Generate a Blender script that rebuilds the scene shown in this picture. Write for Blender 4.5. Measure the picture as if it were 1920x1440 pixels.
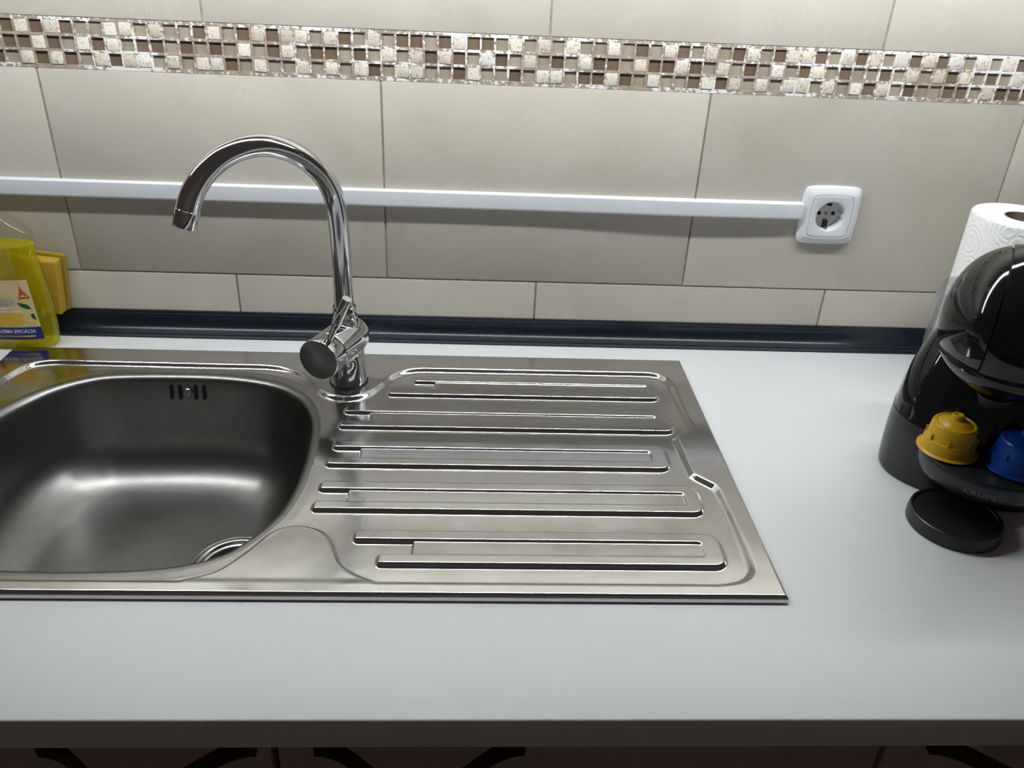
import bpy, bmesh, math, random
import numpy as np
from mathutils import Vector, Matrix

random.seed(7)
RNG = np.random.default_rng(7)
for o in list(bpy.data.objects):
    bpy.data.objects.remove(o)
SC = bpy.context.scene
COL = SC.collection
MM = 0.001

# ------------------------------------------------------------------ camera
# world: X right along the wall, Y into the wall (tile faces at Y=0), Z up, worktop at Z=0; mm in this script
CAM_POS = (7.26, -1048.98, 508.88)
CAM_R = ((0.9984839, -0.0352773, 0.0422532), (0.0197703, -0.4865610, -0.8734229), (0.0513707, 0.8729341, -0.4851259))
cam = bpy.data.cameras.new('camera')
cam.sensor_fit = 'HORIZONTAL'; cam.sensor_width = 36.0
cam.lens = 1552.3 / 1920 * 36.0
cam.clip_start = 0.01; cam.clip_end = 50
co = bpy.data.objects.new('camera', cam); COL.objects.link(co)
r, d, f = CAM_R
M = Matrix(((r[0], -d[0], -f[0], CAM_POS[0] * MM), (r[1], -d[1], -f[1], CAM_POS[1] * MM),
            (r[2], -d[2], -f[2], CAM_POS[2] * MM), (0, 0, 0, 1)))
co.matrix_world = M
SC.camera = co

# ------------------------------------------------------------------ light
w = bpy.data.worlds.new('room_dusk'); SC.world = w; w.use_nodes = True
w.node_tree.nodes['Background'].inputs[0].default_value = (1.0, 0.82, 0.76, 1)
w.node_tree.nodes['Background'].inputs[1].default_value = 0.042

# the room's light is the LED lamp under the wall cabinet, built below (under_cabinet_lamp)
LAMP_Y, LAMP_Z, LAMP_STRENGTH, LAMP_COLOR = -176.0, 603.0, 53.0, (0.955, 0.99, 1.0, 1)

vs = SC.view_settings
vs.view_transform = 'Standard'; vs.look = 'None'; vs.exposure = 0.0; vs.gamma = 1.0
vs.use_curve_mapping = False

# ------------------------------------------------------------------ materials
def srgb(r, g, b):
    f = lambda c: (c / 255 / 12.92) if c / 255 <= 0.04045 else ((c / 255 + 0.055) / 1.055) ** 2.4
    return (f(r), f(g), f(b), 1)

class Nodes:
    def __init__(s, name):
        s.m = bpy.data.materials.new(name); s.m.use_nodes = True
        s.nt = s.m.node_tree; s.n = s.nt.nodes; s.b = s.n['Principled BSDF']
        s.out = s.n['Material Output']
    def new(s, t, **kw):
        x = s.n.new(t)
        for k, v in kw.items():
            if k in x.inputs: x.inputs[k].default_value = v
            else: setattr(x, k, v)
        return x
    def link(s, a, b): s.nt.links.new(a, b)
    def coord(s, scale=(1, 1, 1), kind='Object', rot=(0, 0, 0)):
        tc = s.new('ShaderNodeTexCoord'); mp = s.new('ShaderNodeMapping')
        mp.inputs['Scale'].default_value = scale; mp.inputs['Rotation'].default_value = rot
        s.link(tc.outputs[kind], mp.inputs[0]); return mp.outputs[0]
    def noise(s, vec, scale, detail=4, rough=0.55, dist=0):
        x = s.new('ShaderNodeTexNoise'); x.inputs['Scale'].default_value = scale
        x.inputs['Detail'].default_value = detail; x.inputs['Roughness'].default_value = rough
        x.inputs['Distortion'].default_value = dist
        s.link(vec, x.inputs['Vector']); return x.outputs['Fac']
    def ramp(s, fac, stops, interp='LINEAR'):
        x = s.new('ShaderNodeValToRGB'); x.color_ramp.interpolation = interp
        el = x.color_ramp.elements
        while len(el) < len(stops): el.new(0.5)
        for e, (p, c) in zip(el, stops): e.position = p; e.color = c
        s.link(fac, x.inputs[0]); return x.outputs[0]
    def bump(s, h, strength=0.3, dist=0.001, to=True):
        x = s.new('ShaderNodeBump'); x.inputs['Strength'].default_value = strength
        x.inputs['Distance'].default_value = dist; s.link(h, x.inputs['Height'])
        if to: s.link(x.outputs[0], s.b.inputs['Normal'])
        return x

def setp(b, col=None, rough=None, metal=None, **kw):
    if col is not None: b.inputs['Base Color'].default_value = col
    if rough is not None: b.inputs['Roughness'].default_value = rough
    if metal is not None: b.inputs['Metallic'].default_value = metal
    for k, v in kw.items(): b.inputs[k].default_value = v

def plain(name, col, rough, metal=0, var=0.06, scale=60, bump=0.0, bscale=800, **kw):
    """principled with a faint procedural colour variation and optional fine relief"""
    n = Nodes(name); setp(n.b, col, rough, metal, **kw)
    v = n.coord()
    fac = n.noise(v, scale, 3)
    c1 = tuple(min(1, c * (1 - var)) for c in col[:3]) + (1,); c2 = tuple(min(1, c * (1 + var)) for c in col[:3]) + (1,)
    n.link(n.ramp(fac, [(0.3, c1), (0.7, c2)]), n.b.inputs['Base Color'])
    if bump: n.bump(n.noise(v, bscale, 2), bump, 0.0005)
    return n.m

def mk_tile():
    n = Nodes('beige_glazed_tile'); setp(n.b, None, 0.34); n.b.inputs['Specular IOR Level'].default_value = 0.3
    oi = n.new('ShaderNodeObjectInfo'); tc = n.new('ShaderNodeTexCoord')
    add = n.new('ShaderNodeVectorMath', operation='MULTIPLY_ADD')
    n.link(oi.outputs['Random'], add.inputs[0]); add.inputs[1].default_value = (7, 3, 11)
    n.link(tc.outputs['Object'], add.inputs[2])
    cl = n.noise(add.outputs[0], 7, 6, 0.6, 0.6)
    base = n.ramp(cl, [(0.25, (0.48, 0.446, 0.375, 1)), (0.5, (0.535, 0.503, 0.435, 1)), (0.75, (0.57, 0.538, 0.468, 1))])
    vn = n.noise(add.outputs[0], 22, 8, 0.62, 2.5)
    vein = n.ramp(vn, [(0.485, (0, 0, 0, 1)), (0.5, (1, 1, 1, 1)), (0.515, (0, 0, 0, 1))])
    mk = n.noise(add.outputs[0], 11, 2)
    mkr = n.ramp(mk, [(0.5, (0, 0, 0, 1)), (0.7, (0.6, 0.6, 0.6, 1))])
    mul = n.new('ShaderNodeMath', operation='MULTIPLY'); n.link(vein, mul.inputs[0]); n.link(mkr, mul.inputs[1])
    mx = n.new('ShaderNodeMix', data_type='RGBA'); n.link(mul.outputs[0], mx.inputs[0]); n.link(base, mx.inputs[6])
    mx.inputs[7].default_value = (0.66, 0.64, 0.58, 1)
    n.link(mx.outputs[2], n.b.inputs['Base Color'])
    n.bump(n.noise(add.outputs[0], 40, 3), 0.06, 0.001)
    return n.m
def mk_grout(white=0.5):
    n = Nodes('grout' if white < 0.5 else 'mosaic_grout'); setp(n.b, None, 0.85)
    v = n.coord()
    a = n.noise(v, 9, 3); b = n.noise(v, 160, 5, 0.7)
    col = n.ramp(b, [(0.25, (0.24, 0.18, 0.145, 1)), (0.7, (0.46, 0.375, 0.31, 1))])
    mul = n.new('ShaderNodeMath', operation='MULTIPLY_ADD'); n.link(a, mul.inputs[0]); mul.inputs[1].default_value = 0.9
    n.link(b, mul.inputs[2])
    wr = n.ramp(mul.outputs[0], [(1.10 - white * 0.22, (0, 0, 0, 1)), (1.18 - white * 0.22, (1, 1, 1, 1))])
    mx = n.new('ShaderNodeMix', data_type='RGBA'); n.link(wr, mx.inputs[0]); n.link(col, mx.inputs[6])
    mx.inputs[7].default_value = (0.78, 0.77, 0.76, 1)
    n.link(mx.outputs[2], n.b.inputs['Base Color'])
    n.bump(b, 0.7, 0.0012)
    return n.m
def mk_stone():
    n = Nodes('travertine_chip'); setp(n.b, None, 0.6)
    oi = n.new('ShaderNodeObjectInfo'); tc = n.new('ShaderNodeTexCoord')
    add = n.new('ShaderNodeVectorMath', operation='MULTIPLY_ADD')
    n.link(oi.outputs['Random'], add.inputs[0]); add.inputs[1].default_value = (3, 5, 2); n.link(tc.outputs['Object'], add.inputs[2])
    c = n.ramp(oi.outputs['Random'], [(0.0, (0.66, 0.60, 0.50, 1)), (0.3, (0.73, 0.70, 0.64, 1)), (0.6, (0.62, 0.54, 0.45, 1)), (0.85, (0.72, 0.67, 0.57, 1)), (1.0, (0.54, 0.46, 0.37, 1))])
    h = n.noise(add.outputs[0], 330, 4, 0.6)
    pit = n.ramp(h, [(0.33, (0.55, 0.48, 0.42, 1)), (0.47, (1, 1, 1, 1))])
    mx = n.new('ShaderNodeMix', data_type='RGBA', blend_type='MULTIPLY'); mx.inputs[0].default_value = 0.95
    n.link(c, mx.inputs[6]); n.link(pit, mx.inputs[7]); n.link(mx.outputs[2], n.b.inputs['Base Color'])
    n.bump(h, 0.55, 0.001)
    return n.m
def mk_glass_chip(name, c0, c1):
    n = Nodes(name); setp(n.b, None, 0.22)
    n.b.inputs['Coat Weight'].default_value = 0.25
    oi = n.new('ShaderNodeObjectInfo')
    n.link(n.ramp(oi.outputs['Random'], [(0, c0), (1, c1)]), n.b.inputs['Base Color'])
    return n.m
def mk_steel(name, rough, aniso, col=(0.60, 0.585, 0.555, 1)):
    n = Nodes(name); setp(n.b, col, rough, 1.0)
    tc = n.new('ShaderNodeTexCoord'); mp = n.new('ShaderNodeMapping'); n.link(tc.outputs['Object'], mp.inputs[0])
    mp.inputs['Scale'].default_value = (6, 260, 260)
    st = n.noise(mp.outputs[0], 4, 3)
    bl = n.noise(tc.outputs['Object'], 9, 3)
    fine = n.noise(tc.outputs['Object'], 70, 4)
    add = n.new('ShaderNodeMath', operation='MULTIPLY_ADD'); n.link(st, add.inputs[0]); add.inputs[1].default_value = 0.07; add.inputs[2].default_value = rough - 0.06
    ad2 = n.new('ShaderNodeMath', operation='MULTIPLY_ADD'); n.link(bl, ad2.inputs[0]); ad2.inputs[1].default_value = 0.08; n.link(add.outputs[0], ad2.inputs[2])
    n.link(ad2.outputs[0], n.b.inputs['Roughness'])
    c = n.ramp(fine, [(0.3, tuple(x * 0.93 for x in col[:3]) + (1,)), (0.65, col)])
    n.link(c, n.b.inputs['Base Color'])
    n.bump(n.noise(tc.outputs['Object'], 22, 2), 0.10, 0.004)
    n.b.inputs['Anisotropic'].default_value = aniso
    if aniso:
        tg = n.new('ShaderNodeTangent', direction_type='UV_MAP'); n.link(tg.outputs[0], n.b.inputs['Tangent'])
    return n.m
def mk_clear(name, tint, gloss=1.0, diff=0.0, diffcol=(1, 1, 1, 1), rough=0.03, ior=1.45):
    """clear plastic / liquid: tinted straight-through transmission + fresnel gloss (+ a little translucency)"""
    n = Nodes(name); n.n.remove(n.b)
    tr = n.new('ShaderNodeBsdfTransparent'); tr.inputs[0].default_value = tint
    last = tr.outputs[0]
    if diff:
        df = n.new('ShaderNodeBsdfTranslucent'); df.inputs[0].default_value = diffcol
        d2 = n.new('ShaderNodeBsdfDiffuse'); d2.inputs[0].default_value = diffcol
        m0 = n.new('ShaderNodeMixShader'); m0.inputs[0].default_value = 0.5; n.link(df.outputs[0], m0.inputs[1]); n.link(d2.outputs[0], m0.inputs[2])
        ns = n.noise(n.coord(), 25, 3); rp = n.ramp(ns, [(0.3, (diff * 0.8,) * 3 + (1,)), (0.7, (diff * 1.2,) * 3 + (1,))])
        m1 = n.new('ShaderNodeMixShader'); n.link(rp, m1.inputs[0]); n.link(last, m1.inputs[1]); n.link(m0.outputs[0], m1.inputs[2]); last = m1.outputs[0]
    gl = n.new('ShaderNodeBsdfGlossy'); gl.inputs['Roughness'].default_value = rough
    lw = n.new('ShaderNodeLayerWeight'); lw.inputs[0].default_value = 0.5     # Schlick, the same on both faces of the wall
    pw = n.new('ShaderNodeMath', operation='POWER'); n.link(lw.outputs['Facing'], pw.inputs[0]); pw.inputs[1].default_value = 4.0
    ml = n.new('ShaderNodeMath', operation='MULTIPLY_ADD'); n.link(pw.outputs[0], ml.inputs[0]); ml.inputs[1].default_value = 0.55 * gloss; ml.inputs[2].default_value = 0.04 * gloss
    m2 = n.new('ShaderNodeMixShader'); n.link(ml.outputs[0], m2.inputs[0]); n.link(last, m2.inputs[1]); n.link(gl.outputs[0], m2.inputs[2])
    n.link(m2.outputs[0], n.out.inputs[0])
    return n.m
def mk_paper():
    n = Nodes('embossed_paper'); setp(n.b, (0.86, 0.86, 0.86, 1), 0.9)
    v = n.coord((1, 1, 1))
    wv = n.new('ShaderNodeTexVoronoi'); wv.inputs['Scale'].default_value = 26; n.link(v, wv.inputs['Vector'])
    sn = n.new('ShaderNodeMath', operation='SINE'); ml = n.new('ShaderNodeMath', operation='MULTIPLY'); ml.inputs[1].default_value = 45
    n.link(wv.outputs['Distance'], ml.inputs[0]); n.link(ml.outputs[0], sn.inputs[0])
    fine = n.noise(v, 420, 3)
    ad = n.new('ShaderNodeMath', operation='MULTIPLY_ADD'); n.link(sn.outputs[0], ad.inputs[0]); ad.inputs[1].default_value = 0.3; n.link(fine, ad.inputs[2])
    n.bump(ad.outputs[0], 0.6, 0.0012)
    return n.m
def mk_foam(name, col):
    n = Nodes(name); setp(n.b, col, 0.95)
    v = n.coord(); vo = n.new('ShaderNodeTexVoronoi'); vo.inputs['Scale'].default_value = 600; n.link(v, vo.inputs['Vector'])
    c = n.ramp(vo.outputs['Distance'], [(0.1, tuple(x * 0.7 for x in col[:3]) + (1,)), (0.5, col)])
    n.link(c, n.b.inputs['Base Color']); n.bump(vo.outputs['Distance'], 0.5, 0.001)
    n.b.inputs['Subsurface Weight'].default_value = 0.15; n.b.inputs['Subsurface Radius'].default_value = (0.004, 0.003, 0.001)
    return n.m
def mk_counter():
    n = Nodes('white_laminate'); setp(n.b, (0.72, 0.735, 0.75, 1), 0.42)
    v = n.coord(); a = n.noise(v, 5, 4); b = n.noise(v, 900, 2)
    n.link(n.ramp(a, [(0.3, (0.70, 0.72, 0.735, 1)), (0.7, (0.74, 0.755, 0.765, 1))]), n.b.inputs['Base Color'])
    n.bump(b, 0.08, 0.0004)
    # worn dashes along the front, grime along the sink's front edge (stains with a shape of their own)
    tc = n.new('ShaderNodeTexCoord'); sx = n.new('ShaderNodeSeparateXYZ'); n.link(tc.outputs['Object'], sx.inputs[0])
    def band(y, hw):
        d = n.new('ShaderNodeMath', operation='SUBTRACT'); n.link(sx.outputs['Y'], d.inputs[0]); d.inputs[1].default_value = y
        a = n.new('ShaderNodeMath', operation='ABSOLUTE'); n.link(d.outputs[0], a.inputs[0])
        l = n.new('ShaderNodeMath', operation='LESS_THAN'); n.link(a.outputs[0], l.inputs[0]); l.inputs[1].default_value = hw
        return l.outputs[0]
    dash = n.ramp(n.noise(n.coord((14, 900, 1)), 1.0, 6, 0.7), [(0.60, (0, 0, 0, 1)), (0.68, (0.5, 0.5, 0.5, 1))])
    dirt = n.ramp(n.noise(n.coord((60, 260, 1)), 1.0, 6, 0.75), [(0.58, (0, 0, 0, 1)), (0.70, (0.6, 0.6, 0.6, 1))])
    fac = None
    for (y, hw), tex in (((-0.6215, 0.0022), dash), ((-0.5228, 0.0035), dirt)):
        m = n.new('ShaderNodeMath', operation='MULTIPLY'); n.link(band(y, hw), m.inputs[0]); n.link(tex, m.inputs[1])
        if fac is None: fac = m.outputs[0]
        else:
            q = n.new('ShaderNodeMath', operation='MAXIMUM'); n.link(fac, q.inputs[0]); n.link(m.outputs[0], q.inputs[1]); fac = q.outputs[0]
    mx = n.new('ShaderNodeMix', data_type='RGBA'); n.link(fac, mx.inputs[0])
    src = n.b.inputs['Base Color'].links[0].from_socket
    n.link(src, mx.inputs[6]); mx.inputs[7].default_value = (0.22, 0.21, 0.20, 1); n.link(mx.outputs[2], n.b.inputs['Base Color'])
    return n.m
def mk_wood(name, c0, c1):
    n = Nodes(name); setp(n.b, None, 0.45)
    v = n.coord((40, 40, 3)); a = n.noise(v, 2, 5, 0.6, 0.4)
    n.link(n.ramp(a, [(0.3, c0), (0.7, c1)]), n.b.inputs['Base Color']); n.bump(a, 0.1, 0.0005)
    return n.m

MT = dict(
    tile=mk_tile(), grout=mk_grout(0.15), mgrout=mk_grout(0.62), stone=mk_stone(),
    gdark=mk_glass_chip('brown_glass', (0.15, 0.105, 0.072, 1), (0.21, 0.15, 0.105, 1)),
    glight=mk_glass_chip('taupe_glass', (0.33, 0.28, 0.215, 1), (0.40, 0.35, 0.275, 1)),
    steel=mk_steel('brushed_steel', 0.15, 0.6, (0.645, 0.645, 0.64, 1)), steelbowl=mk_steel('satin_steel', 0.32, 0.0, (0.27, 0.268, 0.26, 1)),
    chrome=plain('chrome', (0.68, 0.69, 0.70, 1), 0.085, 1, 0.01),
    satin=plain('satin_chrome', (0.40, 0.40, 0.395, 1), 0.3, 1, 0.03, 200),
    dark=plain('dark_void', (0.006, 0.006, 0.007, 1), 0.7, 0, 0.1),
    rubber=plain('black_rubber', (0.012, 0.012, 0.013, 1), 0.6),
    cove=plain('navy_plastic', (0.008, 0.012, 0.021, 1), 0.25, 0, 0.1, 30),
    counter=mk_counter(),
    white=plain('white_plastic', (0.80, 0.81, 0.84, 1), 0.3, 0, 0.01),
    white2=plain('white_cover_plastic', (0.77, 0.785, 0.815, 1), 0.35, 0, 0.01),
    trunk=plain('white_pvc', (0.77, 0.79, 0.84, 1), 0.35, 0, 0.015),
    socket_in=plain('socket_well_plastic', (0.70, 0.70, 0.69, 1), 0.4, 0, 0.02),
    brass=plain('earth_clip_metal', (0.45, 0.40, 0.32, 1), 0.35, 1),
    black=plain('gloss_black_plastic', (0.0075, 0.008, 0.010, 1), 0.07, 0, 0.1),
    black2=plain('satin_black_plastic', (0.016, 0.018, 0.021, 1), 0.33, 0, 0.1, 40, 0.05, 1500),
    black3=plain('matt_black_plastic', (0.010, 0.011, 0.013, 1), 0.5, 0, 0.1, 40),
    greytext=plain('grey_print', (0.16, 0.165, 0.17, 1), 0.5),
    yellow=plain('yellow_capsule_plastic', srgb(196, 155, 22), 0.35, 0, 0.05),
    blue=plain('blue_capsule_plastic', srgb(10, 62, 150), 0.3, 0, 0.05),
    tank=mk_clear('clear_tank_plastic', (0.90, 0.905, 0.91, 1), 1.6, 0.14, (0.75, 0.76, 0.78, 1)),
    paper=mk_paper(), card=plain('brown_cardboard', (0.22, 0.17, 0.13, 1), 0.8, 0, 0.15, 120),
    foam=mk_foam('yellow_foam', srgb(184, 150, 46)), scour=mk_foam('yellow_scourer', srgb(160, 136, 42)),
    shell=mk_clear('clear_bottle_plastic', (0.96, 0.96, 0.93, 1), 0.8),
    soap=mk_clear('yellow_soap', (0.96, 0.90, 0.10, 1), 0.6, 0.36, (0.92, 0.85, 0.02, 1)),
    lab_cream=plain('label_cream', srgb(226, 205, 150), 0.45, 0, 0.08, 40),
    lab_yellow=plain('label_yellow', srgb(235, 190, 50), 0.45, 0, 0.1, 40),
    lab_navy=plain('label_navy', srgb(40, 40, 120), 0.45), lab_white=plain('label_white', (0.8, 0.8, 0.8, 1), 0.5),
    lab_dark=plain('label_dark', srgb(30, 28, 40), 0.5), lab_green=plain('label_green', srgb(30, 95, 40), 0.5),
    lab_orange=plain('label_orange', srgb(200, 80, 30), 0.5), lab_pale=plain('label_pale_yellow', srgb(240, 215, 110), 0.5),
    lab_red=plain('label_red', srgb(150, 30, 30), 0.5),
    door=mk_wood('taupe_door_laminate', (0.44, 0.33, 0.29, 1), (0.50, 0.38, 0.335, 1)),
    carcass=plain('carcass_board', (0.30, 0.25, 0.22, 1), 0.6),
    handle=plain('dark_bronze_handle', (0.05, 0.035, 0.03, 1), 0.35, 0.6),
    plaster=plain('plaster', (0.62, 0.60, 0.55, 1), 0.8), floor=plain('floor_tile', (0.20, 0.13, 0.10, 1), 0.4),
)

# ------------------------------------------------------------------ mesh helpers (mm in, metres out)
def mesh(name, V, F, mat, smooth=True):
    me = bpy.data.meshes.new(name)
    me.from_pydata([(x * MM, y * MM, z * MM) for x, y, z in V], [], F)
    me.materials.append(MT[mat]); me.update()
    if smooth: me.polygons.foreach_set('use_smooth', [True] * len(me.polygons))
    return me
def link(name, data, parent=None, loc=(0, 0, 0), rot=None):
    o = bpy.data.objects.new(name, data); COL.objects.link(o)
    o.location = [c * MM for c in loc]
    if rot: o.rotation_euler = rot
    if parent: o.parent = parent
    return o
def auto(me, deg=35):
    """sharp edges above an angle, so that bevelled boxes shade cleanly"""
    bm = bmesh.new(); bm.from_mesh(me)
    bmesh.ops.recalc_face_normals(bm, faces=bm.faces)
    for e in bm.edges:
        e.smooth = not (len(e.link_faces) == 2 and e.calc_face_angle(0) > math.radians(deg))
    bm.to_mesh(me); bm.free(); return me
def part(name, VF, mat, parent=None, loc=(0, 0, 0), rot=None, smooth=True, sharp=35):
    me = mesh(name, VF[0], VF[1], mat, smooth)
    if smooth and sharp: auto(me, sharp)
    return link(name, me, parent, loc, rot)
def thing(name, label, cat, loc=(0, 0, 0), rotz=0, group=None):
    o = bpy.data.objects.new(name, None); COL.objects.link(o); o.empty_display_size = 0.02
    o.location = [c * MM for c in loc]; o.rotation_euler = (0, 0, rotz)
    o['label'] = label; o['category'] = cat
    if group: o['group'] = group
    return o
def struct(o): o['kind'] = 'structure'; return o
def join(*parts):
    V, F = [], []
    for v, f in parts:
        k = len(V); V += list(v); F += [tuple(i + k for i in q) for q in f]
    return V, F
def move(VF, d): return [(x + d[0], y + d[1], z + d[2]) for x, y, z in VF[0]], VF[1]
def xf(VF, m): return [tuple(m @ Vector(v)) for v in VF[0]], VF[1]
def box(x0, x1, y0, y1, z0, z1, bev=0.0, seg=2):
    bm = bmesh.new(); bmesh.ops.create_cube(bm, size=1)
    for v in bm.verts:
        v.co = Vector(((x0 + x1) / 2 + v.co.x * (x1 - x0), (y0 + y1) / 2 + v.co.y * (y1 - y0), (z0 + z1) / 2 + v.co.z * (z1 - z0)))
    if bev: bmesh.ops.bevel(bm, geom=list(bm.edges), offset=bev, segments=seg, profile=0.5, affect='EDGES')
    bm.verts.index_update()
    V = [tuple(v.co) for v in bm.verts]; F = [tuple(v.index for v in f.verts) for f in bm.faces]; bm.free(); return V, F
def loft(rings, close=True, cap0=True, cap1=True):
    n = len(rings[0]); V = [p for r in rings for p in r]; F = []
    for i in range(len(rings) - 1):
        for j in range(n if close else n - 1):
            k = (j + 1) % n
            F.append((i * n + j, i * n + k, (i + 1) * n + k, (i + 1) * n + j))
    if cap0: F.append(tuple(range(n - 1, -1, -1)))
    if cap1: F.append(tuple((len(rings) - 1) * n + j for j in range(n)))
    return V, F
def lathe(prof, n=48, cap0=True, cap1=True):
    rings = [[(r * math.cos(2 * math.pi * j / n), r * math.sin(2 * math.pi * j / n), z) for j in range(n)] for r, z in prof]
    return loft(rings, True, cap0, cap1)
def tube(path, radii, n=24, cap=True):
    P = [Vector(p) for p in path]; rings = []; u = None
    for i, p in enumerate(P):
        t = (P[min(i + 1, len(P) - 1)] - P[max(i - 1, 0)]).normalized()
        if u is None: u = t.orthogonal().normalized()
        u = (u - t * u.dot(t)).normalized(); v = t.cross(u)
        rr = radii[i] if hasattr(radii, '__len__') else radii
        rings.append([tuple(p + (u * math.cos(2 * math.pi * j / n) + v * math.sin(2 * math.pi * j / n)) * rr) for j in range(n)])
    return loft(rings, True, cap, cap)
def spline(pts, per=8, closed=False):
    P = [np.array(p, float) for p in pts]; out = []; n = len(P)
    rng = range(n) if closed else range(n - 1)
    for i in rng:
        g = (lambda k: P[k % n]) if closed else (lambda k: P[max(0, min(n - 1, k))])
        p0, p1, p2, p3 = g(i - 1), g(i), g(i + 1), g(i + 2)
        for s in np.linspace(0, 1, per, endpoint=False):
            out.append(0.5 * ((2 * p1) + (-p0 + p2) * s + (2 * p0 - 5 * p1 + 4 * p2 - p3) * s * s + (-p0 + 3 * p1 - 3 * p2 + p3) * s ** 3))
    if not closed: out.append(P[-1])
    return [tuple(float(c) for c in p) for p in out]
def text_mesh(s, size, extrude=0.05, align='LEFT', shear=0.0, bold=0.0, spacing=1.0):
    """flat lettering mesh (VF, mm) in the XY plane"""
    cu = bpy.data.curves.new('txt', 'FONT'); cu.body = s; cu.size = size; cu.extrude = extrude
    cu.align_x = align; cu.align_y = 'CENTER'; cu.shear = shear; cu.offset = bold; cu.space_character = spacing; cu.resolution_u = 3
    o = bpy.data.objects.new('txt', cu); COL.objects.link(o)
    dg = bpy.context.evaluated_depsgraph_get(); dg.update()
    me = bpy.data.meshes.new_from_object(o.evaluated_get(dg))
    V = [tuple(v.co) for v in me.vertices]; F = [tuple(p.vertices) for p in me.polygons]
    bpy.data.objects.remove(o); bpy.data.curves.remove(cu); bpy.data.meshes.remove(me)
    return V, F

# ------------------------------------------------------------------ the setting: wall, tiles, mosaic
SKX, SKZ, SKH = 475.5, 191.3, 23.0     # socket centre and the half size of the hole behind it
def holed(x0, x1, y0, y1, z0, z1, bev=0.0):
    a, b, c, e = SKX - SKH, SKX + SKH, SKZ - SKH, SKZ + SKH
    return join(box(x0, a, y0, y1, z0, z1), box(b, x1, y0, y1, z0, z1), box(a, b, y0, y1, z0, c), box(a, b, y0, y1, e, z1))
wall = struct(part('wall_back', join(holed(-1500, 1500, 3.2, 60, -900, 1500), box(SKX - 40, SKX + 40, 60, 90, SKZ - 40, SKZ + 40),
    holed(-1500, 1500, 1.4, 3.3, 60, 339), box(-1500, 1500, 1.4, 3.3, 394.5, 1500), box(-1500, 1500, 1.4, 3.3, -900, 60)), 'grout', smooth=False))
TW, J = 402.0, 1.25
def tile(x0, x1, z0, z1, cut=None):
    if x0 < SKX < x1 and z0 < SKZ < z1:
        V, F = holed(x0 + J, x1 - J, 0, 8, z0 + J, z1 - J); V, F = move((V, F), (-(x0 + x1) / 2, 0, -(z0 + z1) / 2))
        return part('wall_tile', (V, F), 'tile', wall, ((x0 + x1) / 2, 0, (z0 + z1) / 2), smooth=False)
    V, F = box(-(x1 - x0) / 2 + J, (x1 - x0) / 2 - J, 0, 8, -(z1 - z0) / 2 + J, (z1 - z0) / 2 - J, 1.0, 2)
    return part('wall_tile', (V, F), 'tile', wall, ((x0 + x1) / 2, 0, (z0 + z1) / 2))
for i in range(-2, 4):
    tile(-508.1 + i * TW, -508.1 + (i + 1) * TW, 85.1, 338.0 + J)
for i in range(-2, 4):
    tile(-308.1 + i * TW, -308.1 + (i + 1) * TW, 395.2 - J, 648)
    tile(-308.1 + i * TW, -308.1 + (i + 1) * TW, 648, 900)
for i in range(-2, 4):
    tile(-306.9 + i * TW, -306.9 + (i + 1) * TW, -165, 85.1)

ROWS = ['DSDSDLLSSLSLLDSLD' 'SDSSLSDLSLDDLDSDDL' 'SLSLSLLSLDLSDLSLDS' 'LDSSDLSDSLSDSDSLSLSD',
        'DDSDLSDSLDDLDLDLS' 'LDSLDDLDLSLSDSDLSD' 'LSLDLSDDLSDDSDLSLD' 'LSLDSLDLLDLSLSDSLDLS',
        'LSDSDLSDSSLSLSSDL' 'SLLSLSLSDLSSLLDSLL' 'DLSSLDDSDLSLLDSDSLS' 'LSSLSLSDSLDLLDDLSDD']
ROWS = [random.choice('DLS') + random.choice('LSD') + r + random.choice('DLS') + random.choice('LSD') for r in ROWS]
PX, PZ, CX0, NZ = 16.757, 17.05, -531.9 - 2 * 16.757, [383.9, 366.8, 349.9]
CH = 7.15
NC = len(ROWS[0])
bars = []
xa, xb = CX0 - PX / 2, CX0 + (NC - 0.5) * PX
def slab(x0, x1, z0, z1, y0=0.0):
    return box(x0, x1, y0, 3.4, z0, z1)
bars.append(slab(xa - 600, xb + 600, NZ[0] + CH, 395.2 - 0.4, 0.5))
bars.append(slab(xa - 600, xb + 600, 338.0 + 0.4, NZ[2] - CH, 0.5))
bars.append(box(xa - 600, xa + 1.2, 0.5, 3.4, 338.4, 394.8)); bars.append(box(xb - 1.2, xb + 600, 0.5, 3.4, 338.4, 394.8))
for k in range(2): bars.append(slab(xa, xb, NZ[k + 1] + CH, NZ[k] - CH))
for k in range(3):
    for i in range(NC + 1):
        x = CX0 + (i - 0.5) * PX
        bars.append(slab(x - (PX / 2 - CH) + random.uniform(-.25, .25), x + (PX / 2 - CH) + random.uniform(-.25, .25), NZ[k] - CH - 1, NZ[k] + CH + 1, random.uniform(0.0, 0.35)))
border = part('mosaic_border', join(*bars), 'mgrout', wall, smooth=False)
border['label'] = 'band of small brown glass and stone mosaic chips'
def chip_mesh(kind, k):
    if kind == 'stone':
        V, F = box(-CH + .1, CH - .1, -0.35, 3.3, -CH + .1, CH - .1, 0.7, 2)
        V = [(x + random.uniform(-.3, .3), y + random.uniform(-.12, .12), z + random.uniform(-.3, .3)) for x, y, z in V]
        return auto(mesh('stone_chip', V, F, 'stone'), 60)
    V, F = box(-CH - .2, CH + .2, 2.7, 3.4, -CH - .2, CH + .2, 0.2, 1)
    return auto(mesh(kind, V, F, 'gdark' if kind == 'dark' else 'glight'))
STM = [chip_mesh('stone', k) for k in range(6)]; GD = chip_mesh('dark', 0); GL = chip_mesh('light', 0)
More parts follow.
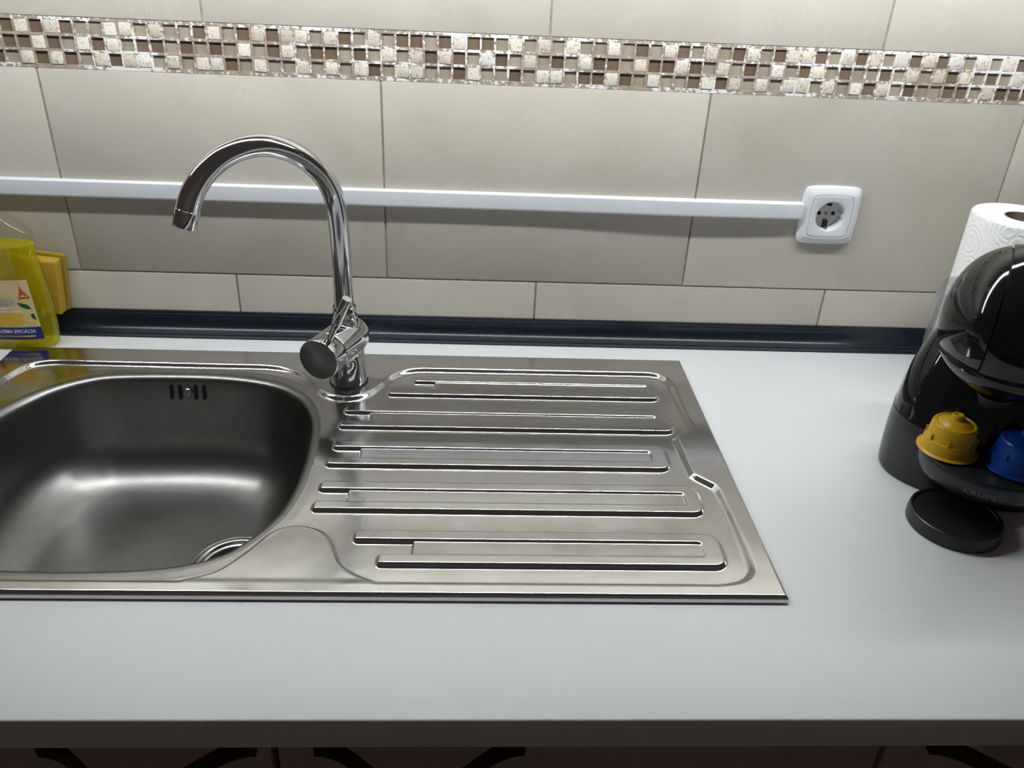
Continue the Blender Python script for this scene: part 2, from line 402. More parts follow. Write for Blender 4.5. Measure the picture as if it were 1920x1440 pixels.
for k, row in enumerate(ROWS):
    for i, c in enumerate(row):
        me = {'D': GD, 'L': GL}.get(c) or random.choice(STM)
        ch = link('stone_chip' if c == 'S' else 'glass_chip', me, border, (CX0 + i * PX + random.uniform(-.2, .2), random.uniform(-.15, .15), NZ[k] + random.uniform(-.2, .2)))
        if c == 'S': ch.rotation_euler = (0, random.uniform(-.03, .03), 0)

struct(part('wall_front', box(-2500, 2500, -2700, -2600, -900, 1500), 'plaster', smooth=False))
struct(part('floor', box(-2500, 2500, -4000, 90, -920, -900), 'floor', smooth=False))

# ------------------------------------------------------------------ the lamp over the worktop, just above the frame
def mk_emit():
    n = Nodes('lamp_diffuser'); setp(n.b, (0.9, 0.9, 0.9, 1), 0.5)
    n.b.inputs['Emission Color'].default_value = LAMP_COLOR; n.b.inputs['Emission Strength'].default_value = LAMP_STRENGTH
    return n.m
MT['emit'] = mk_emit()
lamp = thing('under_cabinet_lamp', 'long white lamp bar mounted above the mosaic tiles, out of frame', 'lamp', (60, LAMP_Y, LAMP_Z))
part('housing', box(-780, 780, -17, 17, 0, 26, 2), 'white', lamp)
part('diffuser', loft([[(x, 11 * math.cos(a), -11 * math.sin(a)) for a in np.linspace(0, math.pi, 17)] for x in (-770, 770)]), 'emit', lamp, sharp=50)
part('bracket', box(-20, 20, 17, -LAMP_Y - 0.0, 6, 20), 'white', lamp)

# cove trim between worktop and wall
cp = [(0.2, 0), (0.2, 30.8), (-2.2, 30.6), (-3.0, 29.6), (-3.4, 27.2), (-4.4, 26.2)]
for a in np.linspace(0, 1, 14): # concave sweep
    t = a * math.pi / 2
    cp.append((-4.6 - 15.2 * (1 - math.cos(t)) , 25.6 - 20.2 * math.sin(t)))
cp += [(-20.6, 5.0), (-21.2, 4.0), (-22.6, 3.4), (-24.0, 2.4), (-24.3, 0.6), (-24.3, 0)]
trim = struct(part('trim_1', loft([[(x, y, z) for y, z in cp] for x in (-1300, 1300)]), 'cove', sharp=28))
trim['label'] = 'dark navy cove strip along the back of the worktop'

# ------------------------------------------------------------------ worktop with a cut-out for the sink
def worktop():
    YF, R = -640.45, 2.2
    prof = [(-0.0, 0.0), (-79.0, 0.0), (-510.0, 0.0)]
    front = [(YF + R - R * math.sin(a), -R + R * math.cos(a)) for a in np.linspace(0, math.pi / 2, 6)]
    prof += front + [(YF, -28.5), (YF + 1.2, -29.7), (-510, -29.7), (-79, -29.7), (0, -29.7)]
    xs = [-1300, -570, 280, 1300]; n = len(prof)
    V = [(x, y, z) for x in xs for y, z in prof]; F = []
    for i in range(3):
        for j in range(n):
            k = (j + 1) % n
            if i == 1 and (j in (1,) or (j == n - 3)): continue       # the hole
            F.append((i * n + j, i * n + k, (i + 1) * n + k, (i + 1) * n + j))
    a, b, c, e = 1, 2, n - 3, n - 2   # hole walls
    F += [(1 * n + a, 1 * n + b, 1 * n + c, 1 * n + e), (2 * n + b, 2 * n + a, 2 * n + e, 2 * n + c),
          (1 * n + b, 2 * n + b, 2 * n + c, 1 * n + c), (2 * n + a, 1 * n + a, 1 * n + e, 2 * n + e)]
    F += [tuple(range(n)), tuple(3 * n + j for j in range(n - 1, -1, -1))]
    return V, F
wt = part('worktop', worktop(), 'counter', sharp=30)
wt['label'] = 'white laminate kitchen worktop holding the inset steel sink'; wt['category'] = 'worktop'

# ------------------------------------------------------------------ base cabinets below the worktop
def bow_handle(L=160, bow=40, hgt=13):
    rings = []
    for s in np.linspace(-1, 1, 25):
        x = s * L / 2; e = (1 - s * s) ** 1.0
        e = (1 + math.cos(math.pi * s)) / 2; yo = -19 - bow * e; th = 7
        top = -0.5 * e
        rings.append([(x, yo, -hgt + 2 * e), (x, yo, top), (x, yo + th, top), (x, yo + th, -hgt + 2 * e)])
    posts = [box(s * 70 - 6, s * 70 + 6, -14, 0.0, -12, -2) for s in (-1, 1)]
    return join(loft(rings), *posts)
def cabinet(x0, x1, hx, label):
    t = thing('base_cabinet', label, 'cabinet', ((x0 + x1) / 2, -20, -900), group='base cabinets under the worktop')
    ox = (x0 + x1) / 2; W2 = (x1 - x0) / 2
    def rel(VF): return move(VF, (-ox, 20, 900))
    part('side_panel', rel(box(x0, x0 + 16, -596, -20, -900, -29.8)), 'carcass', t, smooth=False)
    part('side_panel', rel(box(x1 - 16, x1, -596, -20, -900, -29.8)), 'carcass', t, smooth=False)
    part('bottom_panel', rel(box(x0 + 16, x1 - 16, -596, -20, -800, -784)), 'carcass', t, smooth=False)
    part('plinth', rel(box(x0 + 16, x1 - 16, -560, -544, -900, -800)), 'carcass', t, smooth=False)
    dr = part('door', rel(box(x0 + 1.6, x1 - 1.6, -615, -597, -798, -32.5, 1.2)), 'door', t)
    part('handle', move(bow_handle(), (hx - ox, -615 + 20, -34.5 + 900)), 'handle', dr)
    return t
cabinet(-631, -141, -228, 'taupe base cabinet under the sink bowl at the left edge')
cabinet(-139, 349, -24.5, 'taupe base cabinet under the draining board, between two door gaps')
cabinet(351, 840, 454, 'taupe base cabinet below the black coffee machine')

# ------------------------------------------------------------------ the sink: one pressed sheet as a height field
SX0, SX1, SY0, SY1 = -579.5, 290.0, -519.4, -69.9
def sdf_poly(X, Y, poly):
    """signed distance, positive inside"""
    P = np.array(poly); A = P; B = np.roll(P, -1, axis=0)
    d2 = np.full(X.shape, 1e12); inside = np.zeros(X.shape, bool)
    for (ax, ay), (bx, by) in zip(A, B):
        ex, ey = bx - ax, by - ay; L = ex * ex + ey * ey
        if L < 1e-9: continue
        t = np.clip(((X - ax) * ex + (Y - ay) * ey) / L, 0, 1)
        d2 = np.minimum(d2, (X - ax - t * ex) ** 2 + (Y - ay - t * ey) ** 2)
        if ay != by:
            c = ((ay > Y) != (by > Y)) & (X < ex * (Y - ay) / ey + ax); inside ^= c
    d = np.sqrt(d2); return np.where(inside, d, -d)
def sdf_box(X, Y, x0, x1, y0, y1, r):
    qx = np.abs(X - (x0 + x1) / 2) - (x1 - x0) / 2 + r; qy = np.abs(Y - (y0 + y1) / 2) - (y1 - y0) / 2 + r
    return r - (np.sqrt(np.maximum(qx, 0) ** 2 + np.maximum(qy, 0) ** 2) + np.minimum(np.maximum(qx, qy), 0))
def ss(d, a, b):
    t = np.clip((d - a) / (b - a), 0, 1); return t * t * (3 - 2 * t)
BOWL = spline([(-527, -220), (-511, -187), (-491, -163), (-467.3, -145), (-437, -132.5), (-377, -127), (-312, -127), (-262, -134), (-224, -147.5), (-192, -174), (-173.5, -206), (-164, -240), (-160, -282), (-159, -322), (-160.5, -358), (-165, -389), (-172, -412), (-184, -435), (-201.5, -459), (-217.5, -471), (-233, -478), (-260, -485), (-303, -489.5), (-348, -490.8), (-393, -490), (-440, -486), (-480, -476), (-512, -452), (-533, -415), (-543, -365), (-543, -310), (-538, -262)], 5, True)
BASIN = spline([(-556, -180), (-549, -146), (-537, -120), (-514, -110), (-480, -109.6)], 5) + [(-263, -110.5)] + \
    spline([(-250, -111), (-229, -115.5), (-207, -128), (-189, -148), (-174, -170), (-161, -182), (-144, -187), (-126, -184), (-112, -172), (-101, -152), (-89.5, -131), (-75, -116.5), (-58, -110.8), (-40, -110)], 5) + \
    [(235, -109.5)] + spline([(240, -109.8), (252, -114.5), (260, -126), (263.5, -141)], 5) + [(266, -240), (242.5, -263), (242.3, -268), (245, -334), (248, -338), (264, -354.5), (266, -361)] + \
    spline([(268, -396), (268, -470), (263, -489), (250, -498.5), (232, -502)], 5) + [(-470, -502)] + spline([(-490, -501.5), (-525, -492), (-546, -465), (-556, -420)], 5)
EAR = spline([(-236, -500), (-212, -490), (-198, -474.5), (-184.5, -453), (-176.5, -438), (-164.5, -428), (-148, -425.5), (-130, -432), (-118.5, -445), (-111.5, -462), (-105, -477), (-92, -490), (-73, -500)], 5) + [(-73, -520), (-236, -520)]
# rib pairs: front crest y, left ends (back arm, front arm), channel start, channel end, right end
RIBS = [(-174.0, -62, -90, -36, 231, 243), (-249.0, -136, -138, -107.5, 228.5, 245), (-324.0, -138, -140.5, -109, 208, 225),
        (-400.0, -140.5, -142, -112, 229, 243.5), (-477.5, -96, -71.5, -42, 229, 246)]
DRAIN = (-252.0, -326.0)
RIM, STEP, DEPTH = 7.4, 5.2, 129.0
def bowl_profile():
    R1, R2, al = 9.0, 64.0, math.radians(80)
    pts = [(-R1 * 0.0, 0)]
    for a in np.linspace(0, al, 14): pts.append((R1 * math.sin(a), -R1 * (1 - math.cos(a))))
    s0, z0 = pts[-1]
    zb = -DEPTH + R2 * (1 - math.cos(al))
    s1 = s0 + (z0 - zb) / math.tan(al)
    pts.append((s1, zb))
    for a in np.linspace(al, 0, 26)[1:]: pts.append((s1 + R2 * (math.sin(al) - math.sin(a)), -DEPTH + R2 * (1 - math.cos(a))))
    return np.array(pts)
def sink_height(X, Y):
    z = np.full(X.shape, RIM)
    e = np.minimum(np.minimum(X - SX0, SX1 - X), np.minimum(Y - SY0, SY1 - Y))
    sb = sdf_poly(X, Y, BASIN)
    drop = STEP * ss(sb, -4.0, 4.0)
    ear = sdf_poly(X, Y, EAR)
    drop = drop - 0.8 * STEP * ss(ear, -3.0, 3.0) * ss(sb, -4.0, 4.0)
    z = z - drop
    rib = np.zeros(X.shape)
    for yf, xlb, xlf, xcs, xce, xr in RIBS:
        m = (Y > yf - 12) & (Y < yf + 56) & (X > min(xlb, xlf) - 12)
        x, y = X[m], Y[m]
        d = np.maximum(sdf_box(x, y, xlb, xr - 10, yf + 32.5, yf + 45.5, 3.5), sdf_box(x, y, xlf, xr - 10, yf, yf + 12.5, 3.5))
        cap = np.minimum(sdf_box(x, y, xce - 40, xr, yf, yf + 45.5, 12), -sdf_box(x, y, xce - 300, xce, yf + 12.5, yf + 32.5, 4))
        d = np.maximum(d, cap)
        h = 4.2 * ss(d, -3.0, 1.0)
        fill = 2.4 * ss(sdf_box(x, y, xcs, xce + 3, yf + 8, yf + 37, 2.0), -1.2, 1.4)
        rib[m] = np.maximum(rib[m], np.maximum(h, fill))
    z = z + rib * ss(sb, 0, 6)
    sw = sdf_poly(X, Y, BOWL)
    pr = bowl_profile()
    zz = np.interp(sw, pr[:, 0], pr[:, 1])
    dd = np.hypot(X - DRAIN[0], Y - DRAIN[1])
    zz = zz - 3.0 * ss(-dd, -140, -45) * ss(sw, 25, 95) - 2.5 * ss(-dd, -46, -43.5) * (sw > 40)
    z = z + np.where(sw > 0, zz, 0)
    # broad shoulder falling into the bowl
    z = z - 0.8 * ss(sw, -16, 0) * (sw <= 0) - 0.8 * (sw > 0)
    edge = np.clip(e / 4.0, 0, 1)
    z = np.where(e < 4.0, 0.4 + (z - 0.4) * np.sqrt(1 - (1 - edge) ** 2), z)
    return z, sw
def build_sink():
    st = 1.0
    xs = np.arange(SX0, SX1 + 0.5, st); ys = np.arange(SY0, SY1 + 0.5, st)
    xs = np.concatenate([[xs[0] + .0, xs[0] + .25, xs[0] + .55], xs[1:-1], [xs[-1] - .55, xs[-1] - .25, xs[-1]]])
    ys = np.concatenate([[ys[0] + .0, ys[0] + .25, ys[0] + .55], ys[1:-1], [ys[-1] - .55, ys[-1] - .25, ys[-1]]])
    X, Y = np.meshgrid(xs, ys, indexing='ij')
    Zt, sw = sink_height(X, Y)
    # round the two right corners of the plan slightly by pulling in
    nx, ny = X.shape
    gx = np.gradient(Zt, xs, axis=0); gy = np.gradient(Zt, ys, axis=1)
    N = np.stack([-gx, -gy, np.ones_like(gx)], -1); N /= np.linalg.norm(N, axis=-1, keepdims=True)
    V = np.stack([X, Y, Zt], -1).reshape(-1, 3) * MM; N = N.reshape(-1, 3)
    idx = np.arange(nx * ny).reshape(nx, ny)
    Q = np.stack([idx[:-1, :-1], idx[1:, :-1], idx[1:, 1:], idx[:-1, 1:]], -1).reshape(-1, 4)
    fs = 0.25 * (sw[:-1, :-1] + sw[1:, :-1] + sw[1:, 1:] + sw[:-1, 1:]).reshape(-1)
    t = thing('kitchen_sink', 'stainless steel inset sink with ribbed draining board', 'sink', (-145, -295, 0))
    base = np.array((-145, -295, 0)) * MM
    # drop the bowl floor under the drain (a real hole)
    cx = V[Q].mean(1) / MM
    hole = np.hypot(cx[:, 0] - DRAIN[0], cx[:, 1] - DRAIN[1]) < 40
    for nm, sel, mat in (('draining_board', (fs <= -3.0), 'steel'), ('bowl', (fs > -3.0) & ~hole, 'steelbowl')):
        q = Q[sel]; used, inv = np.unique(q, return_inverse=True); q2 = inv.reshape(-1, 4)
        me = bpy.data.meshes.new(nm)
        me.vertices.add(len(used)); me.vertices.foreach_set('co', (V[used] - base).astype(np.float32).ravel())
        me.loops.add(len(q2) * 4); me.loops.foreach_set('vertex_index', q2.astype(np.int32).ravel())
        me.polygons.add(len(q2)); me.polygons.foreach_set('loop_start', np.arange(0, len(q2) * 4, 4, dtype=np.int32))
        me.update(calc_edges=True); me.validate()
        me.polygons.foreach_set('use_smooth', np.ones(len(me.polygons), bool))
        uv = me.uv_layers.new(name='UVMap'); vv = V[used][q2.ravel()]
        uv.data.foreach_set('uv', vv[:, :2].astype(np.float32).ravel())
        me.materials.append(MT[mat])
        me.normals_split_custom_set_from_vertices(N[used].tolist())
        link(nm, me, t)
    return t
sink = build_sink()
SB = (-145, -295, 0)
def srel(p): return (p[0] - SB[0], p[1] - SB[1], p[2] - SB[2])
zf = float(sink_height(np.array([[DRAIN[0] - 46.5]]), np.array([[DRAIN[1]]]))[0][0, 0])
dr = part('drain', lathe([(44.0, -1.6), (44.0, 0.0), (43.2, 0.5), (40.0, 0.3), (38.5, -0.8), (37.5, -3.5), (35.5, -4.2), (35.0, -3.2), (34.0, -3.4), (33, -6), (32, -16), (5, -17)], 72, False), 'satin', sink, srel((DRAIN[0], DRAIN[1], zf + 0.4)), sharp=50)
part('strainer', lathe([(30.5, -13), (30.5, -10.5), (29, -10), (9, -8.5), (8, -3), (3, -2)], 48, True), 'rubber', dr, sharp=40)
def stadium(w, h, dpt, n=10):
    pts = [(w / 2 * math.cos(a), h / 2 - w / 2 + w / 2 * math.sin(a)) for a in np.linspace(0, math.pi, n)] + \
          [(w / 2 * math.cos(a), -h / 2 + w / 2 + w / 2 * math.sin(a)) for a in np.linspace(math.pi, 2 * math.pi, n)]
    return loft([[(x, y, z) for x, z in pts] for y in (0, dpt)])
WY = -127 - 9.0 - 2.2
for x in (-363.0, -352.5, -333.5, -323.0):
    part('overflow_slot', stadium(4.6, 19.5, 6), 'dark', sink, srel((x, WY - 0.7, -18.0)), (math.radians(-10), 0, 0), smooth=False)  # solid black slab on the bowl wall; its colour gives the slot's inner shade
part('overflow_screw', xf(lathe([(5.2, 0), (5.2, 1.0), (4.4, 1.9), (2.0, 2.1), (1.2, 1.6)], 24), Matrix.Rotation(math.radians(90), 3, 'X')), 'satin', sink, srel((-343.2, WY - 0.2, -18)), (math.radians(-10), 0, 0))

# ------------------------------------------------------------------ faucet
FX, FY = -141.5, -146.5
faucet = thing('mixer_faucet', 'chrome gooseneck mixer tap standing behind the sink bowl', 'faucet', (FX, FY, RIM))
def frel(z): return z - RIM
part('base_gasket', lathe([(23.6, -0.3), (23.6, 0.9), (22.6, 1.3)], 64), 'rubber', faucet)
PSI = math.radians(-22); HD = Vector((math.sin(PSI), -math.cos(PSI), 0)); HS = Vector((math.cos(PSI), math.sin(PSI), 0)); UP = Vector((0, 0, 1))
HZ = frel(66)
def along(prof, n=64, c=Vector((0, 0, HZ)), ax=HD, u=HS, v=UP):
    rings = [[tuple(c + ax * t + (u * math.cos(2 * math.pi * j / n) + v * math.sin(2 * math.pi * j / n)) * r) for j in range(n)] for r, t in prof]
    return loft(rings)
def remeshed(VF, vox=1.0, smooth=14):
    me = mesh('tmp', VF[0], VF[1], 'chrome'); bm = bmesh.new(); bm.from_mesh(me); bmesh.ops.recalc_face_normals(bm, faces=bm.faces); bm.to_mesh(me); bm.free()
    o = link('tmp', me)
    m = o.modifiers.new('r', 'REMESH'); m.mode = 'VOXEL'; m.voxel_size = vox * MM; m.use_smooth_shade = True
    s = o.modifiers.new('s', 'SMOOTH'); s.iterations = smooth; s.factor = 0.5
    dg = bpy.context.evaluated_depsgraph_get(); dg.update()
    out = bpy.data.meshes.new_from_object(o.evaluated_get(dg)); bpy.data.objects.remove(o); return out
col = lathe([(22.3, 1.0), (22.3, 12), (21.6, 26), (20.8, 36), (21.2, 46), (23, 58), (23, 66)], 64)
head = along([(2, -29), (9, -28.2), (15, -26), (20, -21), (22.6, -14), (23.4, -4), (23.6, 20), (23.6, 40)])
neck = lathe([(15.5, HZ), (14.8, HZ + 27), (14.2, HZ + 29.5)], 48)
bme = remeshed(join(col, head, neck), 0.8, 18)
bme.materials.clear(); bme.materials.append(MT['chrome']); bme.polygons.foreach_set('use_smooth', [True] * len(bme.polygons))
link('body', bme, faucet)
part('seam_ring', along([(23.0, 39.5), (23.0, 41.0)]), 'dark', faucet)
hc = part('handle_cap', along([(20, 40.6), (23.6, 40.9), (24.2, 41.6), (24.6, 62), (24.4, 63.2), (23.8, 63.7)]), 'chrome', faucet, sharp=50)
part('cap_face', along([(23.7, 63.5), (23.7, 63.85), (23.3, 64.05), (1.0, 64.05)]), 'satin', hc)
TH = math.radians(25); LD = UP * math.cos(TH) + HS * math.sin(TH)
L0 = Vector((0, 0, HZ)) + HD * 54
lv = [(3.6, 22), (3.6, 45), (3.7, 46.4), (5.3, 46.8), (5.4, 47.4), (5.4, 86.5), (5.0, 87.1), (0.5, 87.2)]
lu = LD.orthogonal().normalized(); lw = LD.cross(lu)
part('lever', along(lv, 32, L0, LD, lu, lw), 'chrome', faucet, sharp=40)
part('grub_screw', along([(1.6, 24.2), (1.6, 25.0)], 12, Vector((0, 0, HZ)) + HD * 52, (UP * math.cos(TH + .36) + HS * math.sin(TH + .36)), HD, HS), 'dark', hc)
part('collar', lathe([(12.0, frel(88)), (14.0, frel(90)), (14.0, frel(108)), (13.2, frel(108.8)), (11.4, frel(108.8))], 48), 'chrome', faucet, sharp=45)
PHI = math.radians(-48); SD = Vector((math.sin(PHI), -math.cos(PHI), 0))
sp = [(0, 104), (0, 140), (0.3, 180), (1.6, 214), (4.4, 236), (9.8, 252), (19, 267.2), (35.5, 284), (53, 295.3), (71.6, 303), (88, 306), (108, 305), (129, 298.8), (147.5, 287), (159, 274.5), (165.5, 264), (169.3, 254.6)]
path = [tuple(SD * u + UP * frel(z)) for u, z in [p[:2] for p in spline(sp, 5)]]
part('spout', tube(path, 11.3, 40), 'chrome', faucet)
e0, e1 = Vector(path[-1]), (Vector(path[-1]) - Vector(path[-3])).normalized()
aer = tube([tuple(e0 + e1 * t) for t in (-0.6, 0.3, 0.3, 16.5, 17.2, 17.2, 14.0)], [10.8, 11.6, 11.8, 11.8, 11.3, 9.6, 9.4], 40)
part('aerator', aer, 'chrome', faucet, sharp=40)

# ------------------------------------------------------------------ cable trunking and wall socket
rings = []
for x in np.linspace(-1250, 437, 90):
    b = 3.2 * math.exp(-((x - 300) / 140) ** 2)
    z0 = 186.8; pr = [(0.3, 0), (-9.2 - b, 0), (-10 - b, 0.8), (-10.2 - b, 3.0), (-10.2 - b, 18.6), (-10 - b, 19.8), (-9.0 - b, 20.6), (0.3, 20.6)]
    rings.append([(x, y, z0 + z) for y, z in pr])
tk = part('cable_trunking', loft(rings), 'trunk', sharp=40)
tk['label'] = 'long white plastic cable trunking running along the tiled wall'; tk['category'] = 'trunking'

def bulge_sq(h, bul, r, y, n=96):
    out = []
    for j in range(n):
        a = 2 * math.pi * j / n; c, s = math.cos(a), math.sin(a)
        p = 14.0; q = (abs(c) ** p + abs(s) ** p) ** (-1 / p)
        x, z = q * c, q * s
        x2 = x * (h + bul * (1 - z * z)); z2 = z * (h + bul * (1 - x * x))
        out.append((x2, y, z2))
    return out
def circ_ring(rad, y, n=96, x=0, z=0): return [(x + rad * math.cos(2 * math.pi * j / n), y, z + rad * math.sin(2 * math.pi * j / n)) for j in range(n)]
skt = thing('wall_socket', 'white square wall power socket at the end of the trunking', 'socket', (SKX, 0, SKZ))
part('frame', loft([bulge_sq(37.0, 1.8, 2, 0), bulge_sq(37.2, 2.0, 2, -2.5), bulge_sq(36.6, 2.0, 2, -4.2), bulge_sq(30, 1.8, 2, -9.0), bulge_sq(28.2, 1.4, 2, -9.6), bulge_sq(26.6, 1.3, 2, -9.6), bulge_sq(26.5, 1.3, 2, -7.0)], True, False, False), 'white', skt, sharp=30)
cov = part('cover', loft([bulge_sq(26.1, 1.3, 2, -6.8), bulge_sq(26.1, 1.3, 2, -9.4), bulge_sq(25.6, 1.3, 2, -9.9), circ_ring(20.2, -10.1), circ_ring(19.6, -9.8), circ_ring(19.3, -8), circ_ring(18.6, 6.5)], True, False, False), 'white2', skt, sharp=30)
well = part('well', loft([circ_ring(18.8, 6.0), circ_ring(18.6, 6.4), circ_ring(1, 6.4)], True, False, True), 'socket_in', skt)
def disc(x, z, rad, y, d=0.5, n=20): return loft([circ_ring(rad, y, n, x, z), circ_ring(rad, y + d, n, x, z)])
for x in (-9.5, 9.5): part('pin_hole', disc(x, 0, 2.7, 6.1), 'dark', well, smooth=False)  # black disc without a bore, the hole's darkness is in its colour
part('screw', disc(0, 0, 2.3, 6.0), 'brass', well, smooth=False)
for s in (1, -1):
    part('clip_slot', box(-2.4, 2.4, -1 if s > 0 else 0.5, 6.35, s * 18.2 - 6.0 if s > 0 else -18.2, s * 18.2 if s > 0 else -8.5), 'dark', cov, smooth=False)  # solid black block, shade of the slot put into the colour
    part('earth_clip', box(-2.0, 2.0, -4, 5.0, s * 17.2 - 1.3, s * 17.2 + 1.0, 0.5), 'brass', cov)
    part('side_lug', box(s * 18.9 - 1.9, s * 18.9 + 1.9, -6.5, 6.3, -2.6, 2.6, 0.5), 'white2', cov)

# ------------------------------------------------------------------ soap bottle, left
BX, BY = -586.0, -50.0
bottle = thing('soap_bottle', 'clear bottle of yellow dish soap beside the sink corner', 'bottle', (BX, BY, 0))
BP = [(0, 46, 15), (1.2, 50, 17.5), (4, 53.5, 19), (10, 55.5, 19.8), (28, 57.5, 20), (48, 57.5, 20), (75, 55.5, 20), (100, 53, 20), (122, 50.5, 20), (128, 51.5, 20.3), (134, 52.2, 20.4), (148, 51.8, 20.2), (155, 49.5, 19.4), (161, 44, 18.2), (168, 34, 16.5), (176, 24, 14.5), (184, 15.5, 12.8), (190, 12.5, 12.2), (206, 12.2, 12.2)]
def oval(a, b, z, n=56, e=2.35):
    out = []
    for j in range(n):
        t = 2 * math.pi * j / n; c, s = math.cos(t), math.sin(t)
        out.append((a * math.copysign(abs(c) ** (2 / e), c), b * math.copysign(abs(s) ** (2 / e), s), z))
    return out
BPs = [p for p in spline(BP, 3)]
part('shell', loft([oval(a, b, z) for z, a, b in BPs]), 'shell', bottle, sharp=60)
LQ = 143.0
part('liquid', loft([oval(a - 1.3, b - 1.3, z + (1.3 if z < 3 else 0)) for z, a, b in BPs if z < LQ]), 'soap', bottle, sharp=50)
cap = part('cap', lathe([(14, 202), (14.5, 204), (14.5, 224), (11, 228), (5, 229), (4.4, 240), (2, 241)], 40), 'white', bottle)
def bab(z):
    zs = [p[0] for p in BPs]; return np.interp(z, zs, [p[1] for p in BPs]), np.interp(z, zs, [p[2] for p in BPs])
def on_bottle(x, z, off):
    a, b = bab(z); u = min(0.995, abs(x) / a); return (x, -b * (1 - u ** 2.35) ** (1 / 2.35) - off, z)
LT, LB_ = 97.0, 15.0
def lab_right(z): return float(np.interp(z, [LB_, 40, 70, LT], [44.0, 43.0, 41.5, 40.0]))
def patch(pts_fn, off, nu=14, nv=10):
    V, F = [], []
    for i in range(nv + 1):
        for j in range(nu + 1):
            x, z = pts_fn(j / nu, i / nv); V.append(on_bottle(x, z, off))
    for i in range(nv):
        for j in range(nu):
            a = i * (nu + 1) + j; F.append((a, a + 1, a + nu + 2, a + nu + 1))
    return V, F
def lab_band(z0, z1, off):
    return patch(lambda u, v: ((2 * u - 1) * lab_right(z0 + (z1 - z0) * v), z0 + (z1 - z0) * v), off, 24, 8)
lab = part('label', lab_band(LB_, LT, 0.25), 'lab_cream', bottle, sharp=0)
def flat_on(pts, off):
    """small printed shape (x,z outline) laid on the label"""
    cx = sum(p[0] for p in pts) / len(pts); cz = sum(p[1] for p in pts) / len(pts); n = len(pts); V = [on_bottle(cx, cz, off)]; F = []
    for k in range(1, 5):
        V += [on_bottle(cx + (x - cx) * k / 4, cz + (z - cz) * k / 4, off) for x, z in pts]
    for j in range(n):
        q = (j + 1) % n; F.append((0, 1 + j, 1 + q))
        for k in range(3): F.append((1 + k * n + j, 1 + (k + 1) * n + j, 1 + (k + 1) * n + q, 1 + k * n + q))
    return V, F
def ell(cx, cz, a, b, rot=0, n=20):
    return [(cx + a * math.cos(t) * math.cos(rot) - b * math.sin(t) * math.sin(rot), cz + a * math.cos(t) * math.sin(rot) + b * math.sin(t) * math.cos(rot)) for t in np.linspace(0, 2 * math.pi, n, endpoint=False)]
part('stripe', lab_band(LB_ + 0.3, 33.0, 0.35), 'lab_navy', lab, sharp=0)
part('lemon', flat_on(ell(14, 45, 14, 11.5), 0.36), 'lab_yellow', lab, smooth=False)
part('lemon', flat_on(ell(-8, 44, 13, 11), 0.34), 'lab_yellow', lab, smooth=False)
part('lemon_wedge', flat_on([(24, 49), (27, 42), (32, 37.5), (37, 37), (41.5, 40), (35, 41.5), (29, 45)], 0.42), 'lab_pale', lab, smooth=False)
part('leaf', flat_on([(23, 67), (29, 66), (35, 63.5), (38.5, 58), (33, 58), (27, 61)], 0.44), 'lab_green', lab, smooth=False)
part('leaf', flat_on([(35, 50), (39, 52), (40.5, 47), (40.5, 42), (36.5, 45)], 0.44), 'lab_green', lab, smooth=False)
part('drop', flat_on([(27.5, 75), (28.5, 81), (30.2, 87), (30.6, 94), (31.4, 87), (33.5, 82), (36.5, 78), (37.3, 73), (34.5, 69), (31.5, 68), (28.8, 70)], 0.36), 'lab_orange', lab, smooth=False)
part('drop', flat_on(ell(32.4, 72.5, 4.3, 4.4), 0.42), 'lab_pale', lab, smooth=False)
part('emblem', flat_on(ell(-15, 37, 4, 4), 0.46), 'lab_red', lab, smooth=False)
def print_on(s, size, x, z, mat, off, shear=0, bold=0, align='LEFT', sx=1.0):
    V, F = text_mesh(s, size, 0, align, shear, bold)
    V = [on_bottle(max(-50, px * sx + x), py + z, off) for px, py, _ in V]
    part('lettering', (V, F), mat, lab, smooth=False)
print_on('CONCENTRADO', 11, 20.5, 67, 'lab_dark', 0.5, 0.1, 0.4, 'RIGHT', 0.56)
print_on('CONCENTRADO', 11, 20.5, 67, 'lab_white', 0.66, 0.1, 0.05, 'RIGHT', 0.56)
print_on('LIMÃO', 4.2, 26.5, 73, 'lab_dark', 0.5, 0.05, 0.12)
print_on('MÁXIMA EFICÁCIA', 6.6, 36.5, 27.0, 'lab_white', 0.55, 0.2, 0.14, 'RIGHT', 0.92)
part('print_bar', flat_on([(-30, 57.5), (10, 57.5), (10, 59.8), (-30, 59.8)], 0.46), 'lab_white', lab, smooth=False)
part('print_bar', flat_on([(-24, 53), (25, 53), (25, 55.5), (-24, 55.5)], 0.46), 'lab_white', lab, smooth=False)
part('print_bar', flat_on([(-30, 19.4), (35, 19.4), (35, 21.2), (-30, 21.2)], 0.46), 'lab_pale', lab, smooth=False)

# sponge standing behind the bottle against the wall
spg = thing('sponge', 'yellow kitchen sponge propped against the wall behind the soap bottle', 'sponge', (-566, -14, 35))
spg.rotation_euler = (0, math.radians(6), 0)
def soft_box(x0, x1, y0, y1, z0, z1, r):
    V, F = box(x0, x1, y0, y1, z0, z1, r, 4)
    return [(x + 0.8 * math.sin(z * .13 + y), y + 0.7 * math.sin(x * .21 + z * .1), z + 0.8 * math.sin(x * .11)) for x, y, z in V], F
part('foam', soft_box(-30, 33, -13.5, 4, 0.3, 75, 3.0), 'foam', spg, sharp=80)
part('scouring_pad', soft_box(-31, 36, 4, 12.5, 0.3, 79, 2.0), 'scour', spg, sharp=80)

